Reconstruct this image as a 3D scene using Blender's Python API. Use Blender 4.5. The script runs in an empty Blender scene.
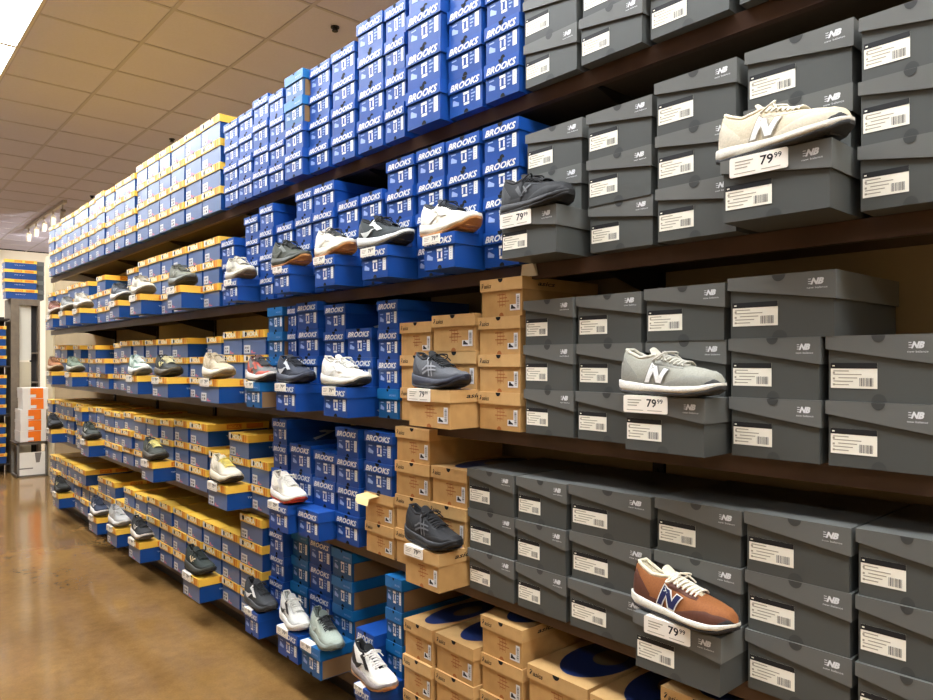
import bpy, math, random
from mathutils import Vector, Matrix
random.seed(7)
S = bpy.context.scene
COL = S.collection
PI = math.pi
# ------------------------------------------------------------------ camera
F = 705.0; U1 = -160.0; V0 = 360.0; CX = 466.5
YAW = math.atan2(CX - U1, F)
SN, CS = math.sin(YAW), math.cos(YAW)
EYE = 1.26
D = 1.35                                    # distance from the lens to the plane of the box fronts
cd = bpy.data.cameras.new('camera'); cam = bpy.data.objects.new('camera', cd); COL.objects.link(cam)
cam.location = (0, 0, EYE); cam.rotation_euler = (PI/2, 0, -YAW)
cd.sensor_width = 36; cd.lens = F/933*36; cd.shift_y = 10/933; cd.clip_start = .05
S.camera = cam

def Yat(u, X=D):
    t = (u - CX)/F
    return X*(CS - SN*t)/(SN + CS*t)
def on_ceiling(u, v, zc):
    Z = F*(zc - EYE)/(V0 - v); r = (u - CX)/F*Z
    return (r*CS + Z*SN, -r*SN + Z*CS)

# ------------------------------------------------------------------ materials
MATS = {}
def srgb(c):
    def f(x):
        x /= 255.0
        return x/12.92 if x <= .04045 else ((x + .055)/1.055)**2.4
    return (f(c[0]), f(c[1]), f(c[2]), 1)
def mat(name, rgb, rough=.6, metal=0, emit=None, var=0, noise=None, bump=0, spec=.5, coat=0):
    if name in MATS: return MATS[name]
    m = bpy.data.materials.new(name); m.use_nodes = True
    nt = m.node_tree; b = nt.nodes['Principled BSDF']
    c = srgb(rgb)
    b.inputs['Base Color'].default_value = c
    b.inputs['Roughness'].default_value = rough
    b.inputs['Metallic'].default_value = metal
    b.inputs['Specular IOR Level'].default_value = spec
    b.inputs['Coat Weight'].default_value = coat
    last = None
    if noise:
        tc = nt.nodes.new('ShaderNodeTexCoord')
        n = nt.nodes.new('ShaderNodeTexNoise'); n.inputs['Scale'].default_value = noise[0]; n.inputs['Detail'].default_value = 6
        nt.links.new(tc.outputs['Object'], n.inputs['Vector'])
        mx = nt.nodes.new('ShaderNodeMix'); mx.data_type = 'RGBA'
        mx.inputs[6].default_value = c; mx.inputs[7].default_value = srgb(noise[1])
        rp = nt.nodes.new('ShaderNodeValToRGB'); rp.color_ramp.elements[0].position = .35; rp.color_ramp.elements[1].position = .68
        nt.links.new(n.outputs['Fac'], rp.inputs['Fac']); nt.links.new(rp.outputs['Color'], mx.inputs[0])
        last = mx.outputs[2]
        if bump:
            bp = nt.nodes.new('ShaderNodeBump'); bp.inputs['Strength'].default_value = bump; bp.inputs['Distance'].default_value = .002
            nt.links.new(n.outputs['Fac'], bp.inputs['Height']); nt.links.new(bp.outputs['Normal'], b.inputs['Normal'])
    if var:
        oi = nt.nodes.new('ShaderNodeObjectInfo')
        mr = nt.nodes.new('ShaderNodeMapRange'); mr.inputs['To Min'].default_value = 1 - var; mr.inputs['To Max'].default_value = 1 + var
        nt.links.new(oi.outputs['Random'], mr.inputs['Value'])
        hs = nt.nodes.new('ShaderNodeHueSaturation'); hs.inputs['Color'].default_value = c
        if last: nt.links.new(last, hs.inputs['Color'])
        nt.links.new(mr.outputs['Result'], hs.inputs['Value']); last = hs.outputs['Color']
    if last: nt.links.new(last, b.inputs['Base Color'])
    if emit:
        b.inputs['Emission Color'].default_value = srgb(emit[0]); b.inputs['Emission Strength'].default_value = emit[1]
    MATS[name] = m
    return m

M_GREY = mat('grey_board', (78, 80, 77), .5, var=.07)
M_GREYLID = mat('grey_lid_board', (104, 105, 101), .45, var=.07)
M_BLUE = mat('blue_board', (22, 70, 146), .36, var=.06)
M_BLUELID = mat('blue_lid_board', (24, 76, 158), .36, var=.06)
M_TEAL = mat('teal_board', (16, 84, 138), .4, var=.05)
M_TEALLID = mat('teal_lid_board', (24, 108, 172), .4, var=.05)
M_KRAFT = mat('kraft_board', (202, 158, 98), .65, var=.06, noise=(30, (192, 148, 90)))
M_KRAFTLID = mat('kraft_lid_board', (214, 172, 112), .65, var=.06, noise=(30, (206, 163, 104)))
M_NAVY = mat('navy_print', (26, 44, 96), .5)
M_OLIVE = mat('olive_print', (110, 92, 60), .6)
M_HBLUE = mat('royal_board', (20, 68, 134), .3, var=.08)
M_HEND = mat('slate_blue_board', (92, 112, 152), .34, var=.06)
M_YEL = mat('yellow_lid_board', (248, 196, 72), .45, var=.05)
M_ORNG = mat('orange_lid_print', (226, 128, 30), .5)
M_CREAM = mat('cream_print', (255, 246, 218), .5)
M_INK = mat('black_ink', (22, 22, 24), .6)
M_HOLE = mat('dark_hole', (6, 6, 8), .9)
M_WHITE = mat('white_ink', (230, 228, 226), .6)
M_NBINK = mat('grey_white_ink', (228, 230, 230), .6)
M_KSHADE = mat('kraft_side_shaded', (140, 108, 72), .7)  # kraft of the teal boxes' sides, with their shade darkened into the colour
M_LABEL = mat('label_paper', (252, 247, 230), .6)
M_TXT = mat('faint_text', (176, 166, 146), .7)
M_SILV = mat('silver_ink', (178, 182, 190), .4)
M_LTBLUE = mat('pale_blue_ink', (150, 172, 220), .5)
M_PINK = mat('pink_ink', (232, 128, 140), .6)
M_ORINK = mat('rust_ink', (166, 98, 44), .7)
M_CARD = mat('price_card_paper', (252, 244, 230), .6)
M_EMB = mat('embossed_grey', (66, 68, 67), .4)

# ------------------------------------------------------------------ mesh builder
class MB:
    def __init__(s): s.v = []; s.f = []; s.m = []
    def poly(s, pts, mi=0):
        n = len(s.v); s.v += [tuple(p) for p in pts]; s.f.append(tuple(range(n, n + len(pts)))); s.m.append(mi)
    def box(s, a, b, mi=0):
        x0, y0, z0 = a; x1, y1, z1 = b; n = len(s.v)
        s.v += [(x0,y0,z0),(x1,y0,z0),(x1,y1,z0),(x0,y1,z0),(x0,y0,z1),(x1,y0,z1),(x1,y1,z1),(x0,y1,z1)]
        for q in ((0,3,2,1),(4,5,6,7),(0,1,5,4),(1,2,6,5),(2,3,7,6),(3,0,4,7)):
            s.f.append(tuple(n + i for i in q)); s.m.append(mi)
    def grid(s, rows, mi=0, closed=False, flip=False):
        n = len(s.v); nr = len(rows); nc = len(rows[0])
        for r in rows: s.v += [tuple(p) for p in r]
        for i in range(nr - 1):
            for j in range(nc if closed else nc - 1):
                k = (j + 1) % nc
                q = (n+i*nc+j, n+i*nc+k, n+(i+1)*nc+k, n+(i+1)*nc+j)
                s.f.append(q[::-1] if flip else q); s.m.append(mi(i, j) if callable(mi) else mi)
    def tube(s, pts, r, n=6, mi=0, flat=1.0):
        pts = [Vector(p) for p in pts]; rows = []
        for i, p in enumerate(pts):
            t = (pts[min(i+1, len(pts)-1)] - pts[max(i-1, 0)]).normalized()
            a = t.cross(Vector((0,0,1)));
            if a.length < 1e-3: a = t.cross(Vector((1,0,0)))
            a.normalize(); b = a.cross(t)
            rows.append([p + a*(r*math.cos(2*PI*k/n)) + b*(r*flat*math.sin(2*PI*k/n)) for k in range(n)])
        s.grid(rows, mi, closed=True)
        s.poly(rows[0], mi); s.poly(rows[-1][::-1], mi)
    def cyl(s, c, r, h, n=16, mi=0, r2=None):
        r2 = r if r2 is None else r2
        a = [(c[0]+r*math.cos(2*PI*k/n), c[1]+r*math.sin(2*PI*k/n), c[2]) for k in range(n)]
        b = [(c[0]+r2*math.cos(2*PI*k/n), c[1]+r2*math.sin(2*PI*k/n), c[2]+h) for k in range(n)]
        s.grid([a, b], mi, closed=True); s.poly(a[::-1], mi); s.poly(b, mi)
    def mesh(s, name, mats, smooth=False):
        me = bpy.data.meshes.new(name); me.from_pydata(s.v, [], s.f)
        for m in mats: me.materials.append(m)
        me.polygons.foreach_set('material_index', s.m)
        if smooth: me.polygons.foreach_set('use_smooth', [True]*len(s.f))
        me.update(); return me
    def build(s, name, mats, parent=None, smooth=False, loc=None):
        return link(name, s.mesh(name, mats, smooth), parent, loc)
def link(name, me, parent=None, loc=None):
    o = bpy.data.objects.new(name, me); COL.objects.link(o)
    if parent: o.parent = parent
    if loc: o.location = loc
    return o
def tag(o, label, cat, group=None):
    o['label'] = label; o['category'] = cat
    if group: o['group'] = group
    return o
def thing(name, label, cat, loc=(0,0,0), rz=0, group=None):
    o = bpy.data.objects.new(name, None); COL.objects.link(o); o.empty_display_size = .05
    o.location = loc; o.rotation_euler = (0, 0, rz)
    return tag(o, label, cat, group)
def struct(o): o['kind'] = 'structure'; return o

_tx = {}
def text2d(s, shear=0, bold=0):
    k = (s, shear, bold)
    if k not in _tx:
        c = bpy.data.curves.new('t', 'FONT'); c.body = s; c.size = 1; c.shear = shear; c.offset = bold; c.resolution_u = 2
        o = bpy.data.objects.new('t', c); COL.objects.link(o)
        bpy.context.view_layer.update()
        me = bpy.data.meshes.new_from_object(o)
        vs = [v.co.copy() for v in me.vertices]; fs = [tuple(p.vertices) for p in me.polygons]
        x0 = min(v.x for v in vs); x1 = max(v.x for v in vs); y0 = min(v.y for v in vs); y1 = max(v.y for v in vs)
        _tx[k] = ([((v.x-x0)/(x1-x0), (v.y-y0)/(y1-y0)) for v in vs], fs)
        bpy.data.objects.remove(o); bpy.data.curves.remove(c); bpy.data.meshes.remove(me)
    return _tx[k]
class Face:
    """drawing on the end panel of a box: a runs from the viewer's left, b up"""
    def __init__(s, mb, fn): s.mb = mb; s.fn = fn
    def rect(s, a0, b0, a1, b1, mi, e=0): s.quad([(a0,b0),(a1,b0),(a1,b1),(a0,b1)], mi, e)
    def quad(s, pts, mi, e=0): s.mb.poly([s.fn(a, b, e) for a, b in pts], mi)
    def disc(s, a, b, r, mi, a0=0, a1=2*PI, n=16, e=0, ry=None):
        ry = ry or r
        s.quad([(a + r*math.cos(a0+(a1-a0)*k/n), b + ry*math.sin(a0+(a1-a0)*k/n)) for k in range(n + (a1-a0 < 2*PI-.01))], mi, e)
    def text(s, st, a0, b0, a1, b1, mi, shear=0, bold=0, e=0, slope=0):
        vs, fs = text2d(st, shear, bold); n = len(s.mb.v)
        s.mb.v += [tuple(s.fn(a0+(a1-a0)*x, b0+(b1-b0)*y + slope*(a0+(a1-a0)*x), e)) for x, y in vs]
        for f in fs: s.mb.f.append(tuple(n+i for i in f)); s.mb.m.append(mi)
    def bars(s, a0, b0, a1, b1, mi, e=0, vert=True, seed=1, n=11):
        r = random.Random(seed); x = a0 if vert else b0; X1 = a1 if vert else b1
        st = (X1-x)/n
        for k in range(n):
            w = st*r.choice((.3, .45, .65))
            if vert: s.rect(x+k*st, b0, x+k*st+w, b1, mi, e)
            else: s.rect(a0, x+k*st, a1, x+k*st+w, mi, e)

# ------------------------------------------------------------------ shoe boxes: one master of each kind, unit sizes
BOXDIM = {'N': (.200, .118, .325), 'A': (.185, .106, .32), 'B': (.165, .104, .31), 'T': (.165, .104, .31), 'H': (.208, .112, .325)}
BOXMESH = {}
def front(w, x=0):   return lambda a, b, e: (x - .0006 - e, w/2 - a, b)
def side(w):         return lambda a, b, e: (a, -w/2 - .0006 - e, b)      # the long side turned to the camera
def topf(w, h):      return lambda a, b, e: (b, w/2 - a, h + .0006 + e)
def body_mesh(k):
    w, h, d = BOXDIM[k]; mb = MB(); g = .0045
    mats = {'N': [M_GREY, M_EMB], 'A': [M_KRAFT, M_ORINK], 'B': [M_BLUE, M_SILV, M_HOLE, M_WHITE, M_LTBLUE], 'T': [M_TEAL, M_KSHADE, M_HOLE, M_WHITE, M_LTBLUE], 'H': [M_HBLUE, M_WHITE, M_HEND, M_PINK]}[k]
    mb.box((g, -w/2+g, .0004), (d-g, w/2-g, h-.006))
    fr = Face(mb, front(w, g)); sd = Face(mb, lambda a, b, e: (a, -w/2+g-.0006-e, b))
    if k == 'N': fr.disc(w*.5, .001, .014, 1, 0, PI)
    if k == 'A':
        fr.disc(w*.5, .001, .010, 1, 0, PI)
        for i in range(4): fr.rect(w*(.40+.06*(i%2)), h*(.56-.09*i), w*(.58+.05*(i%3)), h*(.585-.09*i), 1)
        for i in range(3): fr.rect(w*(.45+.07*i), h*.24, w*(.458+.07*i), h*.6, 1)
    if k == 'B':
        fr.disc(w*.52, .001, .011, 2, 0, PI, e=.0004)
        cx, cz, q = d*.55, h*.32, .030     # chevron mark on the long side
        pts = [(-1.6,-.5),(-1.2,-.9),(1.3,.25),(1.9,.62),(.2,.9),(-.7,.75),(-.4,.45),(.35,.45),(.55,.2)]
        sd.quad([(cx+p[0]*q, cz+p[1]*q*.75) for p in pts], 1)
    if k == 'T':
        fr.disc(w*.52, .001, .011, 2, 0, PI, e=.0004)
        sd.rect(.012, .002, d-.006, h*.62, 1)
    if k == 'H':
        fr.rect(.002, .001, w-.002, h*.68, 2)
        fr.disc(w*.40, h*.13, .006, 3, e=.0004); fr.rect(w*.36, h*.06, w*.55, h*.10, 3, .0004)
        sd.text('TIME TO FLY', d*.30, h*.40, d*.62, h*.47, 1)
    if k in 'BT':
        E = .0003; PW, PL = 3, 4
        fr.rect(w*.43, h*.51, w*.60, h*.58, PW, E); fr.rect(w*.45, h*.22, w*.61, h*.29, PW, E)
        fr.rect(w*.44, h*.31, w*.48, h*.49, PW, E); fr.rect(w*.555, h*.31, w*.60, h*.49, PW, E)
        fr.quad([(w*.12,h*.30),(w*.30,h*.27),(w*.31,h*.36),(w*.24,h*.40),(w*.16,h*.46),(w*.13,h*.44)], PL, E)
        fr.rect(w*.13, h*.52, w*.27, h*.55, PL, E)
        for i in range(4): fr.rect(w*.66, h*(.27+.09*i), w*(.72+.03*(i % 3)), h*(.31+.09*i), PL, E)
    return mb.mesh('box_body', mats)
def lid_mesh(k):
    w, h, d = BOXDIM[k]; mb = MB()
    mats = {'N': [M_GREYLID, M_NBINK, M_HOLE, M_EMB], 'A': [M_KRAFTLID, M_INK, M_HOLE, M_NAVY, M_OLIVE], 'B': [M_BLUELID, M_WHITE, M_HOLE],
            'T': [M_TEALLID, M_LTBLUE, M_HOLE], 'H': [M_YEL, M_CREAM, M_HOLE, M_ORNG, M_WHITE]}[k]
    zl, zr = {'N': (.80, .57), 'A': (.68, .68), 'B': (.66, .66), 'T': (.66, .66), 'H': (.69, .69)}[k]
    y1, y0 = w/2, -w/2
    a = [(0,y1,h*zl),(0,y0,h*zr),(d,y0,h*zr),(d,y1,h*zl)]; b = [(0,y1,h),(0,y0,h),(d,y0,h),(d,y1,h)]
    c = [(p[0]+(.002 if p[0] == 0 else -.002), p[1]*(1-.004/w), p[2]) for p in a]
    for i in range(4):
        j = (i+1) % 4; mb.poly([a[i], a[j], b[j], b[i]])
        mb.poly([a[j], a[i], c[i], c[j]])
    mb.poly(b)
    fr = Face(mb, front(w)); tp = Face(mb, topf(w, h)); sd = Face(mb, side(w))
    def edge_hole(r, at=.5, mi=2): fr.disc(w*at, h-.0006, r, mi, PI, 2*PI)
    if k == 'N':
        edge_hole(.0125, .5, 3)
        fr.text('NB', w*.785, h*.795, w*.90, h*.895, 1, .35, .06)
        for i in range(3): fr.rect(w*.765, h*(.805+.035*i), w*(.80-.005*i), h*(.815+.035*i), 1, e=.0003)
        fr.text('new balance', w*.755, h*.735, w*.93, h*.765, 1)
        tp.text('NB', w*.36, d*.42, w*.66, d*.54, 3, .35, .03)
        tp.rect(w*.34, d*.36, w*.68, d*.375, 3)
    if k == 'A':
        edge_hole(.0105, .5)
        fr.text('asics', w*.105, h*.77, w*.28, h*.88, 1, .3, .015)
        fr.quad([(w*.045,h*.80),(w*.06,h*.775),(w*.085,h*.84),(w*.098,h*.90),(w*.075,h*.87)], 1, .0002); fr.quad([(w*.05,h*.865),(w*.075,h*.885),(w*.09,h*.915),(w*.06,h*.90)], 1, .0003)
        sd.text('asics', .06, h*.79, .13, h*.9, 1, .3, .02)
        tp.disc(w*.56, d*.54, w*.42, 3, ry=d*.45, n=28); tp.disc(w*.62, d*.6, w*.2, 4, ry=d*.18, n=24, e=.0003)
    if k == 'B':
        fr.text('BROOKS', w*.07, h*.70, w*.93, h*.89, 1, .3, .035)
        fr.disc(w*.50, h-.0005, .0115, 2, PI, 2*PI, e=.0006)
    if k == 'T':
        fr.text('BROOKS', w*.6, h*.76, w*.9, h*.82, 1, .2, .01)
        fr.disc(w*.52, h-.0005, .0085, 2, PI, 2*PI, e=.0006)
    if k == 'H':
        fr.text('HOKA', w*.20, h*.73, w*.70, h*.965, 1, 0, .05)
        fr.rect(w*.012, h*.73, w*.13, h*.985, 4); fr.disc(w*.16, h*.85, .0105, 2)
        fr.rect(w*.73, h*.70, w*.82, h*.99, 3); fr.rect(w*.86, h*.70, w*.90, h*.99, 3)
        fr.disc(w*.56, h-.0005, .0085, 2, PI, 2*PI, e=.0006)
        sd.rect(d*.30, h*.73, d*.54, h*.95, 3); sd.text('HOKA', d*.33, h*.77, d*.51, h*.91, 0, 0, .03, e=.0005)
        sd.rect(d*.62, h*.73, d*.90, h*.95, 3)
    return mb.mesh('lid', mats)
def label_mesh(k):
    w, h, d = BOXDIM[k]; mb = MB(); fr = Face(mb, front(w, .0045))
    E = .0003
    if k == 'N':
        fr.rect(w*.045, h*.20, w*.485, h*.585, 0, E)
        fr.rect(w*.045, h*.50, w*.485, h*.585, 1, 2*E)
        fr.rect(w*.06, h*.53, w*.085, h*.55, 0, 3*E)
        for i in range(5): fr.rect(w*(.07 if i != 2 else .12), h*(.455-.052*i), w*(.22+.04*((i*3) % 4)), h*(.47-.052*i), 2, 2*E)
        for i in range(3): fr.rect(w*.065, h*(.24+.09*i), w*.085, h*(.27+.09*i), 2, 2*E)
        fr.bars(w*.32, h*.235, w*.455, h*.36, 1, 2*E)
        return mb.mesh('size_label', [M_LABEL, M_INK, M_TXT])
    if k == 'A':
        fr.quad([(w*.70,h*.14),(w*.93,h*.14),(w*.93,h*.56),(w*.84,h*.56),(w*.84,h*.30),(w*.70,h*.30)], 0, E)
        fr.bars(w*.86, h*.2, w*.91, h*.53, 1, 2*E, vert=False)
        fr.quad([(w*.72,h*.18),(w*.83,h*.18),(w*.83,h*.21),(w*.775,h*.25),(w*.765,h*.285),(w*.73,h*.285)], 1, 2*E)
        return mb.mesh('size_label', [M_WHITE, M_INK, M_TXT])
    if k in 'BT':
        fr.rect(w*.80, h*.22, w*.915, h*.60, 0, E)
        for i in range(5): fr.rect(w*.84, h*(.27+.065*i), w*.875, h*(.279+.065*i), 1, 2*E)
        return mb.mesh('size_label', [M_WHITE, M_INK, M_LTBLUE])
    if k == 'H':
        fr.rect(w*.05, h*.06, w*.33, h*.40, 0, .0008)
        fr.bars(w*.08, h*.10, w*.19, h*.20, 1, .0012, n=6); fr.rect(w*.21, h*.11, w*.27, h*.2, 1, .0012)
        fr.bars(w*.08, h*.25, w*.28, h*.33, 1, .0012, n=8, seed=3)
        return mb.mesh('size_label', [M_WHITE, M_INK, M_PINK])
for k in 'NABTH': BOXMESH[k] = (body_mesh(k), lid_mesh(k), label_mesh(k))

CNAME = {'N': 'dark grey', 'A': 'brown kraft', 'B': 'royal blue', 'T': 'teal blue', 'H': 'yellow-lidded blue'}
SHELFNAME = ['top shelf', 'second shelf', 'middle shelf', 'fourth shelf', 'bottom shelf']
ONES = ['', 'first','second','third','fourth','fifth','sixth','seventh','eighth','ninth','tenth','eleventh','twelfth','thirteenth','fourteenth','fifteenth','sixteenth','seventeenth','eighteenth','nineteenth']
TENS = {2: ('twentieth','twenty'), 3: ('thirtieth','thirty'), 4: ('fortieth','forty')}
def ordw(n):
    if n < 20: return ONES[n]
    t, o = divmod(n, 10)
    return TENS[t][0] if o == 0 else TENS[t][1] + '-' + ONES[o]

PROTO = {}
BNAME = {'N': 'grey_shoe_box', 'A': 'kraft_shoe_box', 'B': 'blue_shoe_box', 'T': 'teal_shoe_box', 'H': 'yellow_lidded_shoe_box'}
def put_box(k, loc, w, h, rz, label, group, d=None, open_lid=False):
    W, H, DD = BOXDIM[k]
    if k not in PROTO:
        root = thing(BNAME[k], label, 'shoe box', loc, rz, group)
        for nm, me in zip(('box_body', 'lid', 'size_label'), BOXMESH[k]):
            link(nm, me, root)
        PROTO[k] = root
        r = root
    else:
        src = PROTO[k]; r = src.copy(); COL.objects.link(r)
        for ch in src.children:
            c = ch.copy(); COL.objects.link(c); c.parent = r
        r.location = loc; r.rotation_euler = (0, 0, rz); tag(r, label, 'shoe box', group)
    r.scale = ((d or DD)/DD, w/W, h/H)
    return r

# ------------------------------------------------------------------ shoes
def interp(tab, s):
    if s <= tab[0][0]: return tab[0][1]
    for (a, x), (b, y) in zip(tab, tab[1:]):
        if s <= b:
            q = (s-a)/(b-a); q = q*q*(3-2*q)*.5 + q*.5
            return x + (y-x)*q
    return tab[-1][1]
FAM = {
 'run':  dict(L=.292, wid=1.0, zb=[(0,.014),(.07,.003),(.15,0),(.68,0),(.86,.010),(1,.030)], zt=[(0,.048),(.12,.040),(.35,.033),(.6,.029),(.85,.032),(1,.046)],
              H=[(0,.030),(.025,.056),(.06,.066),(.12,.061),(.22,.053),(.32,.058),(.39,.068),(.5,.060),(.65,.044),(.8,.031),(.93,.020),(1,.003)], flare=1.10),
 'max':  dict(L=.295, wid=1.06, zb=[(0,.022),(.09,.004),(.18,0),(.60,0),(.82,.014),(1,.040)], zt=[(0,.058),(.12,.052),(.35,.044),(.6,.040),(.85,.044),(1,.056)],
              H=[(0,.030),(.025,.058),(.06,.068),(.12,.060),(.22,.052),(.32,.056),(.39,.066),(.5,.058),(.65,.042),(.8,.030),(.93,.019),(1,.003)], flare=1.16),
 'court':dict(L=.295, wid=.97, zb=[(0,.008),(.06,.001),(.15,0),(.75,0),(.9,.006),(1,.018)], zt=[(0,.032),(.12,.029),(.35,.024),(.6,.020),(.85,.023),(1,.031)],
              H=[(0,.040),(.025,.064),(.06,.073),(.12,.065),(.22,.057),(.32,.062),(.39,.067),(.5,.062),(.65,.053),(.8,.044),(.9,.036),(.96,.026),(1,.006)], flare=1.05),
}
LAT = [(0,.012),(.02,.021),(.06,.028),(.12,.032),(.22,.0345),(.38,.036),(.5,.040),(.65,.0455),(.75,.047),(.84,.044),(.91,.036),(.96,.025),(.99,.013),(1,.005)]
MED = [(0,.012),(.02,.021),(.06,.028),(.12,.031),(.22,.031),(.38,.031),(.5,.036),(.65,.043),(.75,.044),(.84,.040),(.91,.032),(.96,.022),(.99,.012),(1,.005)]
class Shoe:
    def __init__(s, fam):
        p = FAM[fam]; s.p = p; s.L = p['L']; s.fam = fam; s.meshes = {}
    def wid(s, q, v): return interp(LAT if v < 0 else MED, q)*s.p['wid']
    def surf(s, q, v):
        """the outside of the upper; v = -1 and 1 at the sole line, 0 on top"""
        w = s.wid(q, v); zt = interp(s.p['zt'], q) - .004; H = interp(s.p['H'], q); a = abs(v); sg = -1 if v < 0 else 1
        th = a*PI/2
        yc = w*math.sin(th)**(.75); zc = H*max(math.cos(th), 0)**(.8)
        back = .018*(1 - min(q/.10, 1))
        x = q*s.L - 0.006*max(math.cos(th), 0)*(1 if q < .08 else max(0, 1-(q-.08)/.1))*0 + back*0
        if q <= .0401 or q >= .405:
            return Vector((x, sg*yc, zt+zc))
        if a > .42:
            t = (1-a)/.58
            y = w*(1 + .05*math.sin(t*PI) - .34*t*t); z = H*(t**.92)
        elif a > .27:
            t = (.42-a)/.15
            y = w*.66 - .009*t; z = H + .004*math.sin(t*PI)
        else:
            t = (.27-a)/.27
            y = (w*.66-.009)*(1-t*t*t); z = H*(1-min(1, t*4)) + .004*min(1, t*4)
        return Vector((x, sg*y, zt+z))
    def off(s, q, v, e):
        p = s.surf(q, v); dq = .006; dv = .01
        a = s.surf(min(q+dq, 1), v) - s.surf(max(q-dq, 0), v); b = s.surf(q, min(v+dv, 1)) - s.surf(q, max(v-dv, -1))
        n = a.cross(b)
        if n.length < 1e-9: n = Vector((0,0,1))
        n.normalize()
        c = Vector((p.x, 0, .02))
        if n.dot(p-c) < 0: n = -n
        return p + n*e
    QS = [0,.006,.014,.025,.04,.0402,.06,.085,.12,.16,.2,.24,.28,.32,.36,.385,.404,.4055,.43,.47,.51,.55,.6,.65,.7,.75,.8,.84,.88,.91,.935,.955,.972,.985,.994,1]
    def upper(s):
        VS = [-1+2*i/40 for i in range(41)]
        mb = MB()
        rows = [[s.surf(q, v) for v in VS] for q in s.QS]
        def mi(i, j):
            q = (s.QS[i]+s.QS[i+1])/2; v = abs((VS[j]+VS[j+1])/2)
            return 1 if (.04 <= q <= .405 and v < .40) else 0
        mb.grid(rows, mi)
        mb.poly(rows[0]); mb.poly(rows[-1][::-1])
        return mb
    def ring(s, q, kind):
        zb = interp(s.p['zb'], q); zt = interp(s.p['zt'], q); fl = s.p['flare']; wl = s.wid(q, -1); wm = s.wid(q, 1)
        ext = .004
        if kind == 'mid':
            z0 = zb + .007
            prof = [(.93, z0), (fl, z0+(zt-z0)*.3), (fl*.985, z0+(zt-z0)*.6), (1.03, zt-.001), (.98, zt+.001)]
        else:
            prof = [(.84, zb), (.94, zb+.001), (fl*.985, zb+.006), (.97, zb+.0085), (.8, zb+.009)]
        x = q*s.L
        pts = [(x, -(wl*k+ext*min(1,k)), z) for k, z in prof] + [(x, wm*k+ext*min(1,k), z) for k, z in prof[::-1]]
        return pts
    def sole(s, kind):
        mb = MB(); rows = []
        for q in s.QS:
            r = s.ring(q, kind); sh = -.006*(1-q/.04) if q < .04 else ((.002 if s.fam == 'court' else .005)*((q-.95)/.05) if q > .95 else 0)
            if kind == 'mid': sh *= 1.0
            rows.append([(p[0]+sh, p[1], p[2]) for p in r])
        mb.grid(rows, 0, closed=True); mb.poly(rows[0]); mb.poly(rows[-1][::-1])
        if kind == 'out':      # lugs
            for i in range(11):
                q = .07+.082*i; zb = interp(s.p['zb'], q); w = s.wid(q, -1)*.7
                mb.box((q*s.L-.006, -w, zb-.0015), (q*s.L+.006, w, zb+.002))
        return mb
    def patch(s, mb, q0, q1, vf, e=.0014, n=14, m=6, mi=0, sides=(-1, 1)):
        for sg in sides:
            rows = []
            for i in range(n+1):
                q = q0+(q1-q0)*i/n; va, vb = vf(q)
                row = [s.off(q, sg*(va+(vb-va)*j/m), e if 0 < j < m and 0 < i < n else e*.55) for j in range(m+1)]
                rows.append(row)
            lo = [[s.off(q0+(q1-q0)*i/n, sg*(vf(q0+(q1-q0)*i/n)[0]+(vf(q0+(q1-q0)*i/n)[1]-vf(q0+(q1-q0)*i/n)[0])*j/m), -.0006) for j in (0, m)] for i in range(n+1)]
            mb.grid(rows, mi)
            mb.grid([[lo[i][0], rows[i][0]] for i in range(n+1)], mi); mb.grid([[rows[i][-1], lo[i][1]] for i in range(n+1)], mi)
            mb.poly(rows[0], mi)if False else None
    def overlay(s):
        mb = MB()
        s.patch(mb, .52, .993, lambda q: (1, max(.60, .95-1.25*(q-.52)) if q < .80 else .60), n=22)
        s.patch(mb, .408, .70, lambda q: (.50-.14*(q-.41)/.29, .255-.05*(q-.41)/.29), n=16)
        s.patch(mb, .20, .40, lambda q: (1, .86), e=.001)
        return mb
    def heel_counter(s):
        mb = MB(); s.patch(mb, .006, .24, lambda q: (1, .46+.34*(q/.24)**1.4))
        return mb
    def toe_bumper(s):
        mb = MB(); s.patch(mb, .90, .999, lambda q: (1, .94-.40*((q-.90)/.10)), n=12, m=4, e=.0022)
        return mb
    def tongue(s):
        mb = MB(); rows = []; lo = []
        for i in range(12):
            t = i/11
            q = .70 - .38*t
            if q >= .406: base = s.off(q, 0, .003)
            else:
                k = (.406-q)/.086
                b0 = s.off(.406, 0, .003); base = Vector((q*s.L, 0, b0.z + .024*k))
            hw = .012 + .010*t - (.006 if i == 11 else 0)
            r = []
            for j in range(7):
                g = -1+j/3
                r.append(base + Vector((0, hw*g, -.006*g*g)))
            rows.append(r); lo.append([p - Vector((-.003*(t if q < .4 else 0), 0, .0055)) for p in r])
        mb.grid(rows, 0); mb.grid(lo, 0, flip=True)
        mb.grid([[a[0], b[0]] for a, b in zip(rows, lo)]); mb.grid([[a[-1], b[-1]] for a, b in zip(rows, lo)])
        mb.grid([rows[-1], lo[-1]])
        return mb
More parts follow.
